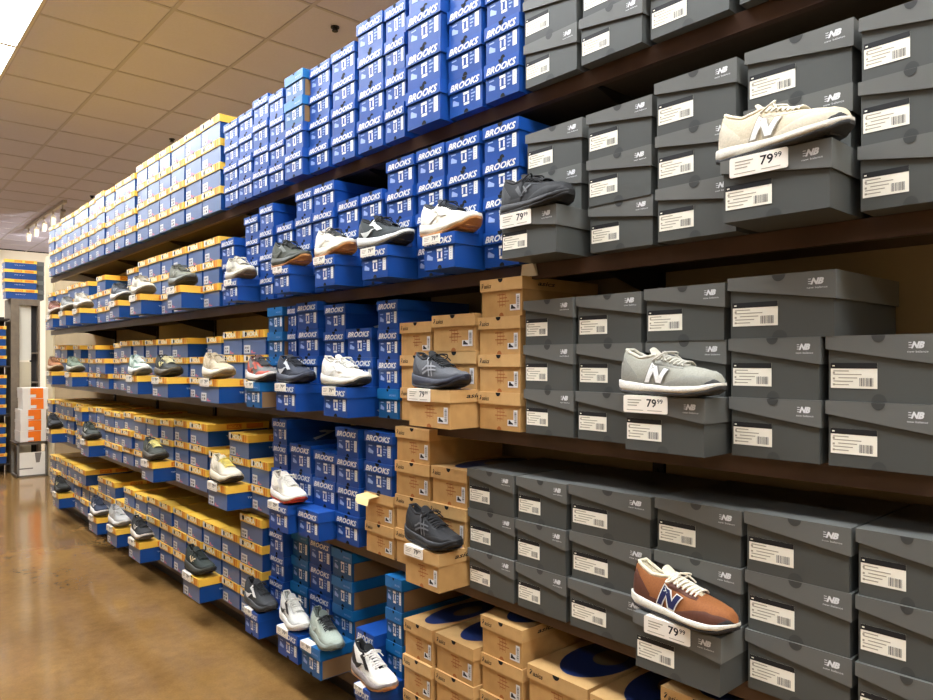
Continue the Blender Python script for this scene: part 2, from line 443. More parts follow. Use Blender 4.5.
    def laces(s):
        mb = MB(); N = 7
        for i in range(N):
            q = .425 + .042*i
            for dq in (0, .036):
                sg = 1 if dq == 0 else -1
                pts = []
                for j in range(9):
                    g = -1+j/4
                    v = .30*g; qq = q + dq*(g+1)/2*1.0 if dq else q
                    p = s.off(qq, v, .0038 + .0045*(1-g*g)); pts.append(p)
                if i < N-1 or dq == 0: mb.tube(pts, .0029, 5, flat=.7)
        top = s.off(.43, 0, .010)
        for sg in (-1, 1):     # bow
            pts = [top + Vector((.004*math.sin(t*PI), sg*.034*math.sin(t*PI*.95)**.8 if t < 1 else 0, .008*math.sin(t*PI*2)-.012*math.sin(t*PI)+.004)) + Vector((.026*math.sin(2*PI*t)*.6, 0, 0)) for t in [k/10 for k in range(11)]]
            mb.tube(pts, .0022, 5)
            pts = [top + Vector((.028*t, sg*(.008+.026*t), .004 - .020*t*t)) for t in [k/5 for k in range(6)]]
            mb.tube(pts, .0022, 5)
        mb.tube([top+Vector((0,-.005,.001)), top+Vector((0,.005,.001))], .005, 6)
        return mb
    def collar(s):
        mb = MB()
        pts = []
        for sg in (-1, 1):
            seq = [.40-.36*k/16 for k in range(17)]
            r = [s.off(q, sg*.345, .0012) for q in seq if q > .041]
            pts += r if sg == -1 else r[::-1]
        mb.tube(pts, .0045, 6)
        return mb
    def heel_tab(s):
        mb = MB()
        z = interp(s.p['zt'], .03) + interp(s.p['H'], .045)
        mb.grid([[(-.002+.002*i, (-.009+.0045*j)*(1-.15*i), z-.032+.012*i - .001*(j-2)**2*.6) for j in range(5)] for i in range(4)])
        mb.grid([[(.004+.002*i, (-.009+.0045*j)*(1-.15*i), z-.032+.012*i) for j in range(5)] for i in range(4)], flip=True)
        return mb
    def logo(s, kind):
        kind, side_ = kind.split(','); side_ = int(side_)
        mb = MB()
        def stroke(p0, p1, p2, p3, n=6, e=.0036, mi=0):   # quad p0 p1 (one end) p3 p2 (other end), in (length m, height m) about the centre
            for sg in (side_,):
                rows = []
                for i in range(n+1):
                    t = i/n; row = []
                    for j in range(3):
                        k = j/2
                        a = (p0[0]*(1-t)+p3[0]*t)*(1-k) + (p1[0]*(1-t)+p2[0]*t)*k
                        b = (p0[1]*(1-t)+p3[1]*t)*(1-k) + (p1[1]*(1-t)+p2[1]*t)*k
                        q = q0 + a/s.L; v = v0 - b/.085
                        row.append(s.off(q, sg*max(.05, min(1, v)), e))
                    rows.append(row)
                mb.grid(rows, mi)
        if kind == 'N':
            q0, v0 = .45, .735; sl = .52
            def P(a, b): return (a*1.08 + b*sl, b*.92)
            g = .003
            for a in (-.024, .012): stroke(P(a-g,-.018-g), P(a+.013+g,-.018-g), P(a+.013+g,.018+g), P(a-g,.018+g), 6, .0029, 1)
            stroke(P(-.024-g,.018+g), P(-.009+g,.018+g), P(.025+g,-.018-g), P(.010-g,-.018-g), 8, .0029, 1)
            for a in (-.024, .012): stroke(P(a,-.018), P(a+.013,-.018), P(a+.013,.018), P(a,.018))
            stroke(P(-.024,.018), P(-.009,.018), P(.025,-.018), P(.010,-.018), 8)
        elif kind == 'chevron':
            q0, v0 = .43, .66
            stroke((-.040,.013), (-.024,.024), (.054,.003), (.022,-.008)); stroke((.054,.003), (.016,.004), (-.058,-.028), (-.086,-.012), 8)
        elif kind == 'cross':
            q0, v0 = .45, .64
            stroke((-.024,.018), (-.017,.019), (.010,-.024), (.003,-.024)); stroke((-.004,.020), (.003,.020), (.030,-.022), (.023,-.023))
            stroke((-.044,-.006), (-.043,-.011), (.034,.010), (.034,.015)); stroke((-.040,-.016), (-.038,-.021), (.044,.000), (.044,.005))
        else:
            q0, v0 = .42, .66
            stroke((-.034,.004), (-.022,.010), (.008,-.016), (-.004,-.018)); stroke((-.004,-.018), (.006,-.012), (.042,.014), (.034,.018)); stroke((.0,.008), (.004,.012), (.030,-.006), (.024,-.010))
        return mb
    def get(s, part):
        if part not in s.meshes:
            if part == 'midsole': mb = s.sole('mid')
            elif part == 'outsole': mb = s.sole('out')
            elif part.startswith('logo'): mb = s.logo(part[5:])
            else: mb = getattr(s, part)()
            one = bpy.data.materials.get('ph') or bpy.data.materials.new('ph')
            s.meshes[part] = mb.mesh({'logo': 'side_logo'}.get(part.split(':')[0], part), [one, one], True)
        return s.meshes[part]
SHOES = {k: Shoe(k) for k in FAM}
def shoe_mat(rgb, rough=.8):
    return mat('shoe_%d_%d_%d_%d' % (*rgb, int(rough*100)), rgb, rough, noise=(260, tuple(int(c*.92) for c in rgb)), bump=.14)
def put_shoe(loc, rz, st, label, group='shoes on display'):
    sh = SHOES[st['fam']]
    name = 'sneaker'
    r = thing(name, label, 'shoe', loc, rz, group)
    def add(nm, key, c, c2=None, rough=.8):
        o = link(nm, sh.get(key), r)
        for i, cc in enumerate((c, c2 or c)):
            o.material_slots[i].link = 'OBJECT'; o.material_slots[i].material = shoe_mat(cc, rough)
        o.location = (-sh.L/2, 0, .002)
        return o
    r.scale = st.get('sc', (.85, .86, .92)) if 'bottom shelf' not in label or 'running' not in label else (.82, .82, .92)
    add('outsole', 'outsole', st['out'], rough=.6); add('midsole', 'midsole', st['mid'], rough=.55)
    add('upper', 'upper', st['up'], st['lin']); add('overlay', 'overlay', st['ov'], rough=.65)
    add('heel_counter', 'heel_counter', st.get('heel', st['ov']), rough=.6)
    if st['fam'] == 'court': add('toe_bumper', 'toe_bumper', st['out'], rough=.6)
    add('tongue', 'tongue', st.get('ton', st['lin'])); add('laces', 'laces', st['lace']); add('collar', 'collar', st['lin'])
    add('heel_tab', 'heel_tab', st['ov'])
    for q in (-1, 1): add('side_logo', 'logo:%s,%d' % (st['mark'], q), st['lg'], (244, 240, 228) if st['mark'] == 'N' and st['lg'][0] < 90 else tuple(int(x*.8) for x in st['up']), rough=.5)
    return r
W_, K_ = (238, 234, 222), (26, 27, 30)
def sty(fam, mark, up, ov, mid, out, lace, lg, lin, ton=None, heel=None):
    d = dict(fam=fam, mark=mark, up=up, ov=ov, mid=mid, out=out, lace=lace, lg=lg, lin=lin)
    if ton: d['ton'] = ton
    if heel: d['heel'] = heel
    return d
GUM = (196, 134, 74)
STY = {
 'tan':    (sty('court','N',(206,192,164),(212,200,176),(230,224,208),(40,40,40),(240,232,212),(246,244,238),(232,216,184)), 'cream suede sneaker with white letter N on the pulled-out grey box'),
 'black':  (sty('court','none',(27,28,29),(20,21,22),(24,24,26),(18,18,20),(30,30,32),(44,44,46),(36,36,38)), 'all-black low sneaker on the grey box beside the blue stacks'),
 'grey':   (sty('court','N',(160,158,144),(146,145,134),(242,238,226),(60,60,60),(196,192,178),(246,244,238),(206,200,182)), 'grey suede sneaker with white letter N, middle shelf'),
 'brown':  (sty('court','N',(150,90,42),(94,52,34),(242,236,220),(40,38,38),(244,234,212),(28,36,84),(238,226,196)), 'brown suede sneaker with navy letter N and cream laces'),
 'agrey':  (sty('run','cross',(92,94,98),(66,68,74),(44,48,64),(26,28,40),(30,32,34),(150,152,156),(34,36,38)), 'dark grey running shoe with navy sole on a kraft box'),
 'ablack': (sty('run','cross',(30,30,32),(24,24,26),(30,30,32),(20,20,22),(28,28,30),(96,96,98),(26,26,28)), 'black running shoe on kraft box, fourth shelf'),
 'b1':     (sty('run','chevron',(240,232,212),(244,240,228),(244,236,218),GUM,(40,44,50),(244,240,232),(60,62,66)), 'cream running shoe with dark laces and gum sole, second shelf'),
 'b2':     (sty('run','chevron',(44,52,52),(34,40,42),(222,224,220),(34,36,40),(30,32,34),(214,218,212),(30,32,34)), 'black and white running shoe on blue box, second shelf'),
 'b3':     (sty('run','chevron',(238,230,210),(242,236,220),(240,226,200),GUM,(60,60,58),(240,236,226),(200,190,170)), 'cream running shoe with white laces and gum sole beside the black one'),
 'b4':     (sty('run','chevron',(62,66,52),(52,56,44),(66,68,56),GUM,(40,42,38),(80,84,70),(32,34,30)), 'dark olive running shoe with gum toe, second shelf'),
 'b5':     (sty('run','chevron',(190,182,160),(198,190,170),(204,196,176),(120,106,90),(220,212,192),(160,152,136),(150,142,124)), 'beige running shoe where the blue stacks meet the yellow lids, second shelf'),
 'b6':     (sty('run','chevron',(112,112,108),(196,84,62),(232,224,214),(50,50,52),(70,70,70),(204,90,64),(90,60,56)), 'grey and red running shoe on a teal box, middle shelf'),
 'b7':     (sty('run','chevron',(44,50,66),(36,42,56),(62,68,84),(34,36,44),(34,36,44),(196,200,204),(34,36,46)), 'navy running shoe with silver chevron, middle shelf'),
 'b8':     (sty('run','chevron',(238,234,222),(226,224,214),(230,226,212),(46,52,52),(240,236,226),(246,244,238),(214,206,190)), 'white running shoe with dark sole on blue box, middle shelf'),
 'b9':     (sty('run','chevron',(240,232,212),(244,240,228),(244,238,224),(206,66,36),(240,234,222),(214,206,196),(206,196,180)), 'white running shoe with red toe sole, fourth shelf'),
 'b10':    (sty('run','chevron',(54,56,58),(46,48,50),(62,64,66),(44,46,48),(40,42,44),(236,234,228),(34,34,36)), 'charcoal running shoe with white chevron, bottom shelf'),
 'b11':    (sty('run','chevron',(218,216,206),(206,206,200),(242,238,228),(220,214,206),(228,224,214),(60,58,56),(190,188,180)), 'pale grey running shoe with black chevron, bottom shelf'),
 'b12':    (sty('run','chevron',(176,186,172),(166,176,164),(150,160,150),(120,130,124),(40,42,44),(196,204,190),(90,98,92)), 'mint grey running shoe with black laces, bottom shelf'),
 'b13':    (sty('run','chevron',(240,236,226),(246,242,232),(150,140,136),(190,132,84),(244,240,232),(28,28,30),(24,24,26), heel=(26,26,28)), 'white running shoe with black heel and chevron, bottom shelf nearest the kraft boxes'),
 'h1':     (sty('max','none',(118,118,100),(104,104,90),(112,112,98),(60,60,54),(98,98,84),(150,148,128),(80,80,68)), 'olive grey thick-soled running shoe on second shelf'),
 'h2':     (sty('max','none',(206,196,172),(216,206,184),(226,220,204),(120,112,98),(190,180,158),(166,154,134),(110,100,86)), 'pale beige thick-soled running shoe on second shelf'),
 'h3':     (sty('max','none',(74,78,84),(60,64,70),(232,226,214),(80,80,80),(60,62,66),(160,162,164),(44,46,50)), 'slate running shoe with white thick sole on second shelf'),
 'h4':     (sty('max','none',(196,190,172),(180,174,158),(236,230,216),(130,122,108),(206,198,180),(150,146,134),(140,132,116)), 'ivory thick-soled running shoe far along second shelf'),
 'h5':     (sty('max','none',(140,140,134),(126,126,120),(216,210,196),(100,98,92),(120,120,116),(170,168,160),(90,90,86)), 'mid grey running shoe near the far end of second shelf'),
 'h6':     (sty('max','none',(142,82,60),(120,68,50),(210,196,176),(90,70,56),(120,80,60),(190,150,120),(80,54,42)), 'reddish brown running shoe at the far end of second shelf'),
 'h7':     (sty('max','none',(200,182,150),(208,192,162),(232,222,198),(150,132,104),(196,180,150),(214,198,168),(178,160,130)), 'sand beige thick-soled running shoe on middle shelf'),
 'h8':     (sty('max','none',(44,46,42),(60,60,50),(96,84,60),(50,48,42),(230,222,176),(236,224,150),(32,34,32)), 'black running shoe with pale yellow trim on middle shelf'),
 'h9':     (sty('max','none',(196,206,192),(120,150,132),(238,234,222),(130,130,120),(220,224,214),(150,176,158),(130,146,136)), 'white and pale green running shoe on middle shelf'),
 'h10':    (sty('max','none',(120,134,112),(104,120,100),(196,194,176),(100,100,88),(140,150,128),(166,176,150),(80,90,76)), 'sage green running shoe far along middle shelf'),
 'h11':    (sty('max','none',(172,110,62),(150,94,54),(196,170,132),(110,84,58),(160,110,70),(206,150,96),(96,66,44)), 'orange brown running shoe at the far end of middle shelf'),
 'h12':    (sty('max','none',(222,212,188),(228,218,196),(226,214,186),(60,52,44),(236,214,110),(216,206,182),(206,194,166)), 'cream thick-soled running shoe with yellow laces on fourth shelf'),
 'h13':    (sty('max','none',(62,66,58),(72,76,66),(84,80,70),(46,46,42),(236,222,140),(110,108,90),(48,50,46)), 'olive black running shoe with yellow tongue on fourth shelf'),
 'h14':    (sty('max','none',(54,60,52),(46,50,46),(90,88,78),(50,50,46),(70,76,66),(226,222,206),(38,42,38)), 'dark green running shoe far along fourth shelf'),
 'h15':    (sty('max','none',(34,35,36),(28,29,30),(40,40,42),(26,26,28),(36,36,38),(120,116,96),(28,28,30)), 'black running shoe at the far end of fourth shelf'),
 'h16':    (sty('max','none',(42,52,46),(36,44,40),(58,58,50),(36,36,34),(40,48,44),(240,214,170),(32,38,34)), 'dark green thick-soled running shoe on bottom shelf'),
 'h17':    (sty('max','none',(40,41,42),(34,35,36),(234,222,206),(90,86,80),(40,41,42),(232,220,202),(30,31,32)), 'black running shoe with pale sole on bottom shelf'),
 'h18':    (sty('max','none',(188,186,180),(176,174,170),(222,218,210),(140,136,130),(206,204,198),(210,206,200),(150,148,144)), 'light grey running shoe far along bottom shelf'),
 'h19':    (sty('max','none',(44,54,76),(36,44,64),(234,230,222),(110,108,104),(50,58,78),(232,230,226),(36,42,58)), 'navy running shoe with white stripe far along bottom shelf'),
 'h20':    (sty('max','none',(38,40,36),(32,34,30),(40,42,36),(30,30,28),(40,40,36),(226,214,150),(30,30,28)), 'black and yellow running shoe at the far end of bottom shelf'),
}

# ------------------------------------------------------------------ the stacks
DZ = [.531*D, .190*D, -.143*D, -.4853*D, -.842*D]
ZS = [EYE + z for z in DZ]
# (rows bottom to top, u left, u right, box height, options)
C = [[] for _ in range(5)]
def col(sh, rows, ul, ur, h, **o): C[sh].append(dict(rows=rows, ul=ul, ur=ur, h=h, **o))
# top shelf
col(0,'NNN',735,840,.116); col(0,'NNN',646,730,.116); col(0,'NNNN',579,644,.112); col(0,'NNNN',522,577,.114)
col(0,'BBBBB',484,520,.105); col(0,'BBBBB',447,482,.105); col(0,'BBBBB',406,441,.120,p=.02); col(0,'BBBB',384,405,.111)
col(0,'BBBB',357,383,.112); col(0,'BBBB',331,355,.101,tilt=2); col(0,'BBBB',308,329,.100,ajar=0); col(0,'BBTT',284,303,.102,p=.02)
col(0,'BBBB',268.5,283.5,.098); col(0,'BBBB',252.5,268,.103); col(0,'BBBB',238,252,.097); col(0,'BBBB',223.5,237.5,.096)
for a, b in ((201,220),(184.5,200.5),(170.5,184),(159,170),(147.5,158.5),(136.5,147)): col(0,'HHHH',a,b,.114)
# second shelf
col(1,'NNN',857,970,.112,p=.03); col(1,'NNN',743,854,.116,p=.02,disp='tan',pd=.09); col(1,'NNN',654,738,.115,p=.02); col(1,'NNN',586,653,.110,p=.01); col(1,'NNN',524,582,.113,p=-.005,disp='black',pd=.09)
col(1,'BBBB',482,519,.0985); col(1,'BBBB',446.5,480,.098,disp='b1'); col(1,'BBBB',415.5,444,.099); col(1,'BBBB',385,413,.099,disp='b2')
col(1,'BBB',360.5,383,.105); col(1,'BBB',336.5,358.5,.105,disp='b3'); col(1,'BBBB',312.5,334,.101); col(1,'BBBB',294.8,312,.101,disp='b4')
col(1,'BBB',276,293,.100); col(1,'BBBB',259,273.5,.100); col(1,'BBBB',244.5,258.5,.096,p=-.02,disp='b5'); col(1,'BBB',221,234.5,.103,p=-.005)
for a, b, d_ in ((203,219,None),(187,202,'h1'),(172.5,186.5,None),(161,172,None),(148.5,160.5,'h2'),(138,148,None)): col(1,'HHH',a,b,.112,disp=d_)
col(1,'HHH',118,128,.104,p=.05)
# middle shelf
col(2,'NN',824,938,.1185); col(2,'NNN',728,822,.118,wide=(2,727,838)); col(2,'NNN',644,727,.117,disp='grey',pd=.082); col(2,'NNN',575,642,.116); col(2,'NNN',523,574,.116)
col(2,'AAAA',477,520,.104,shift=(3,-.012)); col(2,'AAA',432,476,.109,disp='agrey'); col(2,'AAA',399,431,.104)
col(2,'TBBB',377,398.5,.0975); col(2,'BBB',346,372,.101,disp='b8'); col(2,'BBBB',323,345,.099); col(2,'BBBB',296.5,318,.104,disp='b7'); col(2,'BBBB',284.5,296,.103,p=-.02); col(2,'TTTT',266.5,284,.103,p=.0,disp='b6')
col(2,'HHH',243,265.5,.108); col(2,'HHH',222,241.5,.108,disp='h7'); col(2,'HHH',206,220.5,.102); col(2,'HH',190,205,.104,)
col(2,'HHH',171.5,188,.103,disp='h8'); col(2,'HHH',158,171,.103)
# fourth shelf
col(3,'NNN',854,965,.1185); col(3,'NNN',743,852,.118); col(3,'NNN',653,742,.117,disp='brown',pd=.082); col(3,'NNN',568,651,.116); col(3,'NNN',515.5,567,.115); col(3,'NNN',467,514.5,.115)
col(3,'AAA',430,466,.111,disp='ablack',pd=.10); col(3,'AAAA',394,429,.110); col(3,'AABB',364,393,.103,p=.0,paper=1); col(3,'BBBB',335.5,359,.103)
col(3,'BBB',312.5,335,.104,pull=(0,.07)); col(3,'BBB',290,311,.108,disp='b9'); col(3,'BBBB',271.5,286.5,.103)
col(3,'HH',250.5,268.5,.110); col(3,'HHH',229,249,.107,disp='h12'); col(3,'HH',209,227.5,.107)
col(3,'HHH',189,207,.112); col(3,'HHH',174.5,188,.112); col(3,'HHH',160.5,173,.108,disp='h13')
# bottom shelf
col(4,'AAAA',660,738,.105); col(4,'AAA',590,658,.112); col(4,'AAA',526,588,.113); col(4,'AAAA',478,523,.105,p=.0); col(4,'AAA',434,477,.108,p=.02); col(4,'AAA',403,433,.109,p=.03)
col(4,'BTTT',381,402.5,.107,disp='b13',pd=.125); col(4,'BB',356,379.5,.115,p=.04); col(4,'TTTT',331.5,352.5,.107,p=-.05,disp='b12',pd=.13); col(4,'BBBB',308.5,330.5,.107,p=-.06,disp='b11',pd=.14); col(4,'TTTT',289,307.5,.107,p=-.06)
col(4,'BBBB',268,285,.104,p=-.03,disp='b10',pd=.11); col(4,'HHHH',239.5,262.5,.112)
for a, b, d_ in ((221,238.5,None),(203,220.5,'h16'),(187,202,None),(172.5,186,None),(159.5,171.5,None),(146.5,158.5,'h17')): col(4,'HHH',a,b,.113,disp=d_)
# the stacks that run on to the far end
FAR = [dict(n=4,h=.107,d=[]), dict(n=3,h=.106,d=[(108,'h3'),(77,'h4'),(58,'h5'),(45.5,'h6')]), dict(n=3,h=.102,d=[(125,'h9'),(69,'h10'),(47,'h11')]),
       dict(n=3,h=.106,d=[(82,'h14'),(47,'h15')]), dict(n=3,h=.110,d=[(109,'h18'),(88,'h19'),(52,'h20')])]
YEND = 6.98
boxes = []          # every box to place: dict(k, sh, X, Y, w, h, z, rz, col, row, disp)
rr = random.Random(11)
for sh in range(5):
    cols = C[sh]
    for c in cols:
        X = D - c.get('p', 0)
        c['X'] = X; c['y1'] = Yat(c['ul'], X); c['y0'] = Yat(c['ur'], X)
    cols.sort(key=lambda c: c['y0'])
    y = cols[-1]['y1'] + .02; k = 0
    fd = FAR[sh]; want = [(Yat(u + 2, D-.1), s) for u, s in fd['d']]
    while y < YEND - .18:
        w = .208 + rr.uniform(-.006, .006)
        if rr.random() < .12: y += rr.uniform(.015, .05)
        n = fd['n'] - (1 if (sh > 0 and rr.random() < .2) else 0)
        p = rr.choice((0, 0, 0, .015, -.02, .03)) if sh else rr.choice((0, 0, 0, .005))
        c = dict(rows='H'*n, h=fd['h']*(1+rr.uniform(-.03, .03)), y0=y, y1=y+w, p=p, X=D-p)
        for t in want:
            if t[0] >= y - .03 and t[0] < y + w - .0 and not t[1] in [q.get('disp') for q in cols]: c['disp'] = t[1]; c['p'] = 0; c['X'] = D; break
        cols.append(c); y += w + .003
    for t in want:
        if t[1] not in [q.get('disp') for q in cols]:
            best = min((q for q in cols if 'disp' not in q or not q['disp']), key=lambda q: abs((q['y0']+q['y1'])/2 - t[0])); best['disp'] = t[1]
    for i_, c in enumerate(cols):
        if c.get('disp') and c['rows'][0] == 'H':
            for q in cols[max(0, i_-1):i_+2]:
                if q['p'] if 'p' in q else 0:
                    if q['rows'][0] == 'H': q['p'] = 0; q['X'] = D
    # keep neighbours apart
    for a, b in zip(cols, cols[1:]):
        if b['y0'] < a['y1'] + .003:
            mid = (a['y1'] + b['y0'])/2; a['y1'] = mid - .0015; b['y0'] = mid + .0015
    for ci, c in enumerate(cols):
        z = ZS[sh]
        for ri, kd in enumerate(c['rows']):
            h = c['h']; X = c['X']; y0, y1 = c['y0'], c['y1']; disp = None
            jit = .004 if kd in 'NA' else .003
            X += rr.uniform(-jit, jit); rz = math.radians(rr.uniform(-.7, .7))
            nb = [q.get('disp') for q in cols[max(0, ci-1):ci+2]]
            if kd == 'H' and sh and rr.random() < .25 and not any(nb): X += rr.uniform(-.025, .0)
            if c.get('disp') and ri == 0: X -= c.get('pd', .104 if kd == 'H' else .095); disp = c['disp']; rz = 0
            if 'pull' in c and c['pull'][0] == ri: X -= c['pull'][1]
            if 'shift' in c and c['shift'][0] == ri: y0 += c['shift'][1]; y1 += c['shift'][1]; X -= .005
            if 'wide' in c and c['wide'][0] == ri: y1 = Yat(c['wide'][1]); y0 = Yat(c['wide'][2]); h = .122
            if ri and c.get('disp') == None: pass
            w = (y1 - y0) - .004
            boxes.append(dict(k=kd, sh=sh, X=X, Y=(y0+y1)/2, w=w, h=h, z=z, rz=rz, ci=ci, ri=ri, n=len(c['rows']), disp=disp, y0=y0, y1=y1))
            z += h
        c['top'] = z
POSW = {1: ['only box'], 2: ['bottom box', 'top box'], 3: ['bottom box', 'middle box', 'top box'], 4: ['bottom box', 'second box up', 'third box up', 'top box'],
        5: ['bottom box', 'second box up', 'third box up', 'fourth box up', 'top box']}
SHORT = {}
hb = sorted([b for b in boxes if b['k'] == 'H'], key=lambda b: -math.hypot(b['X'], b['Y']))
print('BOX COUNTS', {k: sum(b['k'] == k for b in boxes) for k in 'NABTH'})
M_SIDE = None
for b in boxes:
    cn = CNAME[b['k']]
    ncol = b['ci'] + 1
    if b['disp']:
        st, lab = STY[b['disp']]
        short = lab.split(' on ')[0].split(',')[0].split(' with ')[0].split(' at ')[0].split(' far ')[0].split(' near ')[0].split(' where ')[0].split(' beside ')[0]
        label = '%s box pulled out under the %s, %s' % (cn, short, SHELFNAME[b['sh']])
        if b['disp'] in ('b1', 'b3', 'h15', 'h14'): label += {'b1': ' near the grey boxes', 'b3': ' beside black shoe', 'h15': '', 'h14': ''}[b['disp']]
    else:
        label = '%s shoe %s in %s stack from right, %s' % (cn, POSW[b['n']][b['ri']], ordw(ncol), SHELFNAME[b['sh']])
    put_box(b['k'], (b['X'], b['Y'], b['z']), b['w'], b['h'], b['rz'], label, '%s shoe boxes on the %s' % (cn, SHELFNAME[b['sh']]))

# ------------------------------------------------------------------ shoes and price cards on the pulled-out boxes
def card_mesh(full):
    mb = MB(); w, h = .108, .036
    fn = lambda a, b, e: (-.0005-e, w/2-a, b); fr = Face(mb, fn)
    r = .0035; pts = []
    for cx, cy, a0 in ((w-r, r, -PI/2), (w-r, h-r, 0), (r, h-r, PI/2), (r, r, PI)):
        pts += [(cx+r*math.cos(a0+PI/2*k/4), cy+r*math.sin(a0+PI/2*k/4)) for k in range(5)]
    n = len(pts)
    fr.quad(pts, 0); mb.poly([(.0008, w/2-a, b) for a, b in pts[::-1]], 0)
    mb.poly([(0,w/2-r,h+.0003),(.03,w/2-r,h+.0003),(.03,-w/2+r,h+.0003),(0,-w/2+r,h+.0003)][::-1], 0)
    mb.poly([(0,w/2-r,h),(.03,w/2-r,h),(.03,-w/2+r,h),(0,-w/2+r,h)], 0)
    for i in range(n):
        a, b = pts[i], pts[(i+1) % n]
        mb.poly([fn(a[0], a[1], 0), fn(b[0], b[1], 0), (.0008, w/2-b[0], b[1]), (.0008, w/2-a[0], a[1])], 0)
    fr.text('79', w*.54, h*.36, w*.76, h*.84, 1, 0, .02, e=.0003); fr.text('99', w*.775, h*.58, w*.90, h*.84, 1, 0, .015, e=.0003)
    for i in range(3): fr.rect(w*.10, h*(.72-.16*i), w*(.42-.05*i), h*(.78-.16*i), 2, .0003)
    fr.rect(w*.08, h*.14, w*.46, h*.18, 2, .0003); fr.rect(w*.56, h*.14, w*.88, h*.18, 2, .0003)
    return mb.mesh('price_card', [M_CARD, M_INK, M_TXT])
CARD = card_mesh(True)
CARDL = {'tan': 'the cream suede sneaker with letter N', 'black': 'the all-black low sneaker beside blue stacks', 'b3': 'the cream gum-soled shoe beside the black one', 'b5': 'beige shoe beside the yellow lids, second shelf', 'b13': 'white shoe with black heel, bottom shelf'}
for b in boxes:
    if not b['disp']: continue
    st, lab = STY[b['disp']]
    zt = b['z'] + b['h']
    near = b['disp'] in ('tan', 'black', 'grey', 'brown')
    sh = SHOES[st['fam']]
    ang = {'tan': -8, 'black': -7, 'grey': -6, 'brown': -7, 'agrey': -5, 'ablack': -4}.get(b['disp'], {'b11': -9, 'b12': -10, 'b13': -5}.get(b['disp'], rr.uniform(-5, 4) if b['k'] != 'H' else rr.uniform(-1, 4)))
    ang = math.radians(ang)
    cx = (.030 if near else .044) + .10*abs(math.sin(ang))*.4
    put_shoe((b['X'] + (cx if abs(ang) < .3 else .045), b['Y'] + {'b11': .03, 'b12': -.03}.get(b['disp'], 0), zt + .0004), -PI/2 + ang, st, lab)
    c = link('price_card', CARD); sc = 1.0 if near else min(1, b['w']*.55/.108)
    c.scale = (1, sc, sc*(1 if near else 1.0))
    c.location = (b['X'] - .0024, b['y1'] - .006 - .054*sc - {'tan': .016, 'brown': .026}.get(b['disp'], 0), zt - .036*sc + .0003)
    c.rotation_euler = (0, 0, 0)
    tag(c, ('white 79.99 price card under ' if near else 'white price card under ') + CARDL.get(b['disp'], lab.replace('running shoe', 'shoe').replace(' thick-soled', '').replace('at the far end of', 'at far end of')), 'price card', 'price cards on the pulled-out boxes')

# ------------------------------------------------------------------ shelving
M_LIP = mat('shelf_brown_metal', (82, 60, 48), .3, noise=(8, (66, 48, 38)))
M_BOARD = mat('shelf_board', (86, 72, 56), .6)
M_BRK = mat('bracket_metal', (52, 44, 38), .45, metal=.3)
XL, XW = D + .035, 1.725
YA, YB = -.62, 7.06
for i in range(5):
    t = thing('wall_shelf', 'long brown metal wall shelf, %s' % ['topmost, holding four-high blue stacks', 'second from the top, under the cream suede sneaker', 'middle of five, under the grey suede sneaker', 'second lowest, under the brown suede sneaker', 'lowest, just above the floor'][i], 'shelf', (0, 0, ZS[i]), 0, 'five wall shelves')
    m = MB(); m.box((XL+.004, YA, -.012), (XW-.003, YB, -.0005)); m.build('shelf_board', [M_BOARD], t)
    m = MB(); m.box((XL, YA, -.040), (XL+.004, YB, -.0005)); m.box((XL+.004, YA, -.040), (XL+.02, YB, -.037)); m.build('front_lip', [M_LIP], t)
    if i < 4:
        y = 1.12 - 1.047
        while y < YB:
            m = MB()
            for s in (-.0025,):
                m.poly([(XL+.03, y, -.013), (XW-.01, y, -.013), (XW-.01, y, -.085), (XW-.06, y, -.075)]); m.poly([(XL+.03, y+.004, -.013), (XW-.06, y+.004, -.075), (XW-.01, y+.004, -.085), (XW-.01, y+.004, -.013)])
                m.poly([(XL+.03, y, -.013), (XW-.06, y, -.075), (XW-.06, y+.004, -.075), (XL+.03, y+.004, -.013)]); m.poly([(XW-.06, y, -.075), (XW-.01, y, -.085), (XW-.01, y+.004, -.085), (XW-.06, y+.004, -.075)])
            m.build('shelf_bracket', [M_BRK], t); y += 1.047
    else:
        m = MB(); m.box((XL+.05, YA, -ZS[4]+.001), (XL+.07, YB, -.041)); m.build('kick_plate', [M_BRK], t)
y = 1.12 - 1.047; k = 0
while y < YB:
    m = MB(); m.box((XW-.012, y-.018, .02), (XW-.001, y+.018, 2.46))
    for q in range(60): m.box((XW-.0128, y-.004, .1+q*.038), (XW-.0118, y+.004, .12+q*.038), 1)
    o = m.build('shelf_upright', [M_BRK, M_HOLE]); k += 1
    tag(o, 'dark slotted steel upright on the back wall, %s from right' % ordw(k), 'upright', 'slotted uprights on the back wall'); y += 1.047

# small loose papers
m = MB(); m.poly([(0,0,0),(0,-.075,-.004),(-.075,-.07,-.012),(-.08,-.004,-.006)]); m.poly([(-.08,-.004,-.006),(-.075,-.07,-.012),(-.085,-.075,-.034),(-.092,-.03,-.030),(-.09,-.01,-.02)])
m.poly([(0,0,-.001),(-.08,-.004,-.007),(-.075,-.07,-.013),(0,-.075,-.005)]); m.poly([(-.08,-.004,-.007),(-.09,-.01,-.021),(-.092,-.03,-.031),(-.085,-.075,-.035),(-.075,-.07,-.013)])
bb = [b for b in boxes if b['sh'] == 3 and b['k'] == 'A' and b['n'] == 4 and b['ri'] == 1][-1]
bb = max([b for b in boxes if b['sh'] == 3 and b['k'] == 'A' and b['ri'] == 1], key=lambda b: b['Y'])
o = m.build('folded_paper', [mat('yellow_paper', (246, 218, 150), .6)]); o.location = (bb['X']+.03, bb['y1']-.01, bb['z']+bb['h']*.99+.0155)
o.location = (bb['X'] + .035, bb['y1'] - .02, bb['z'] + bb['h'] + .0008)
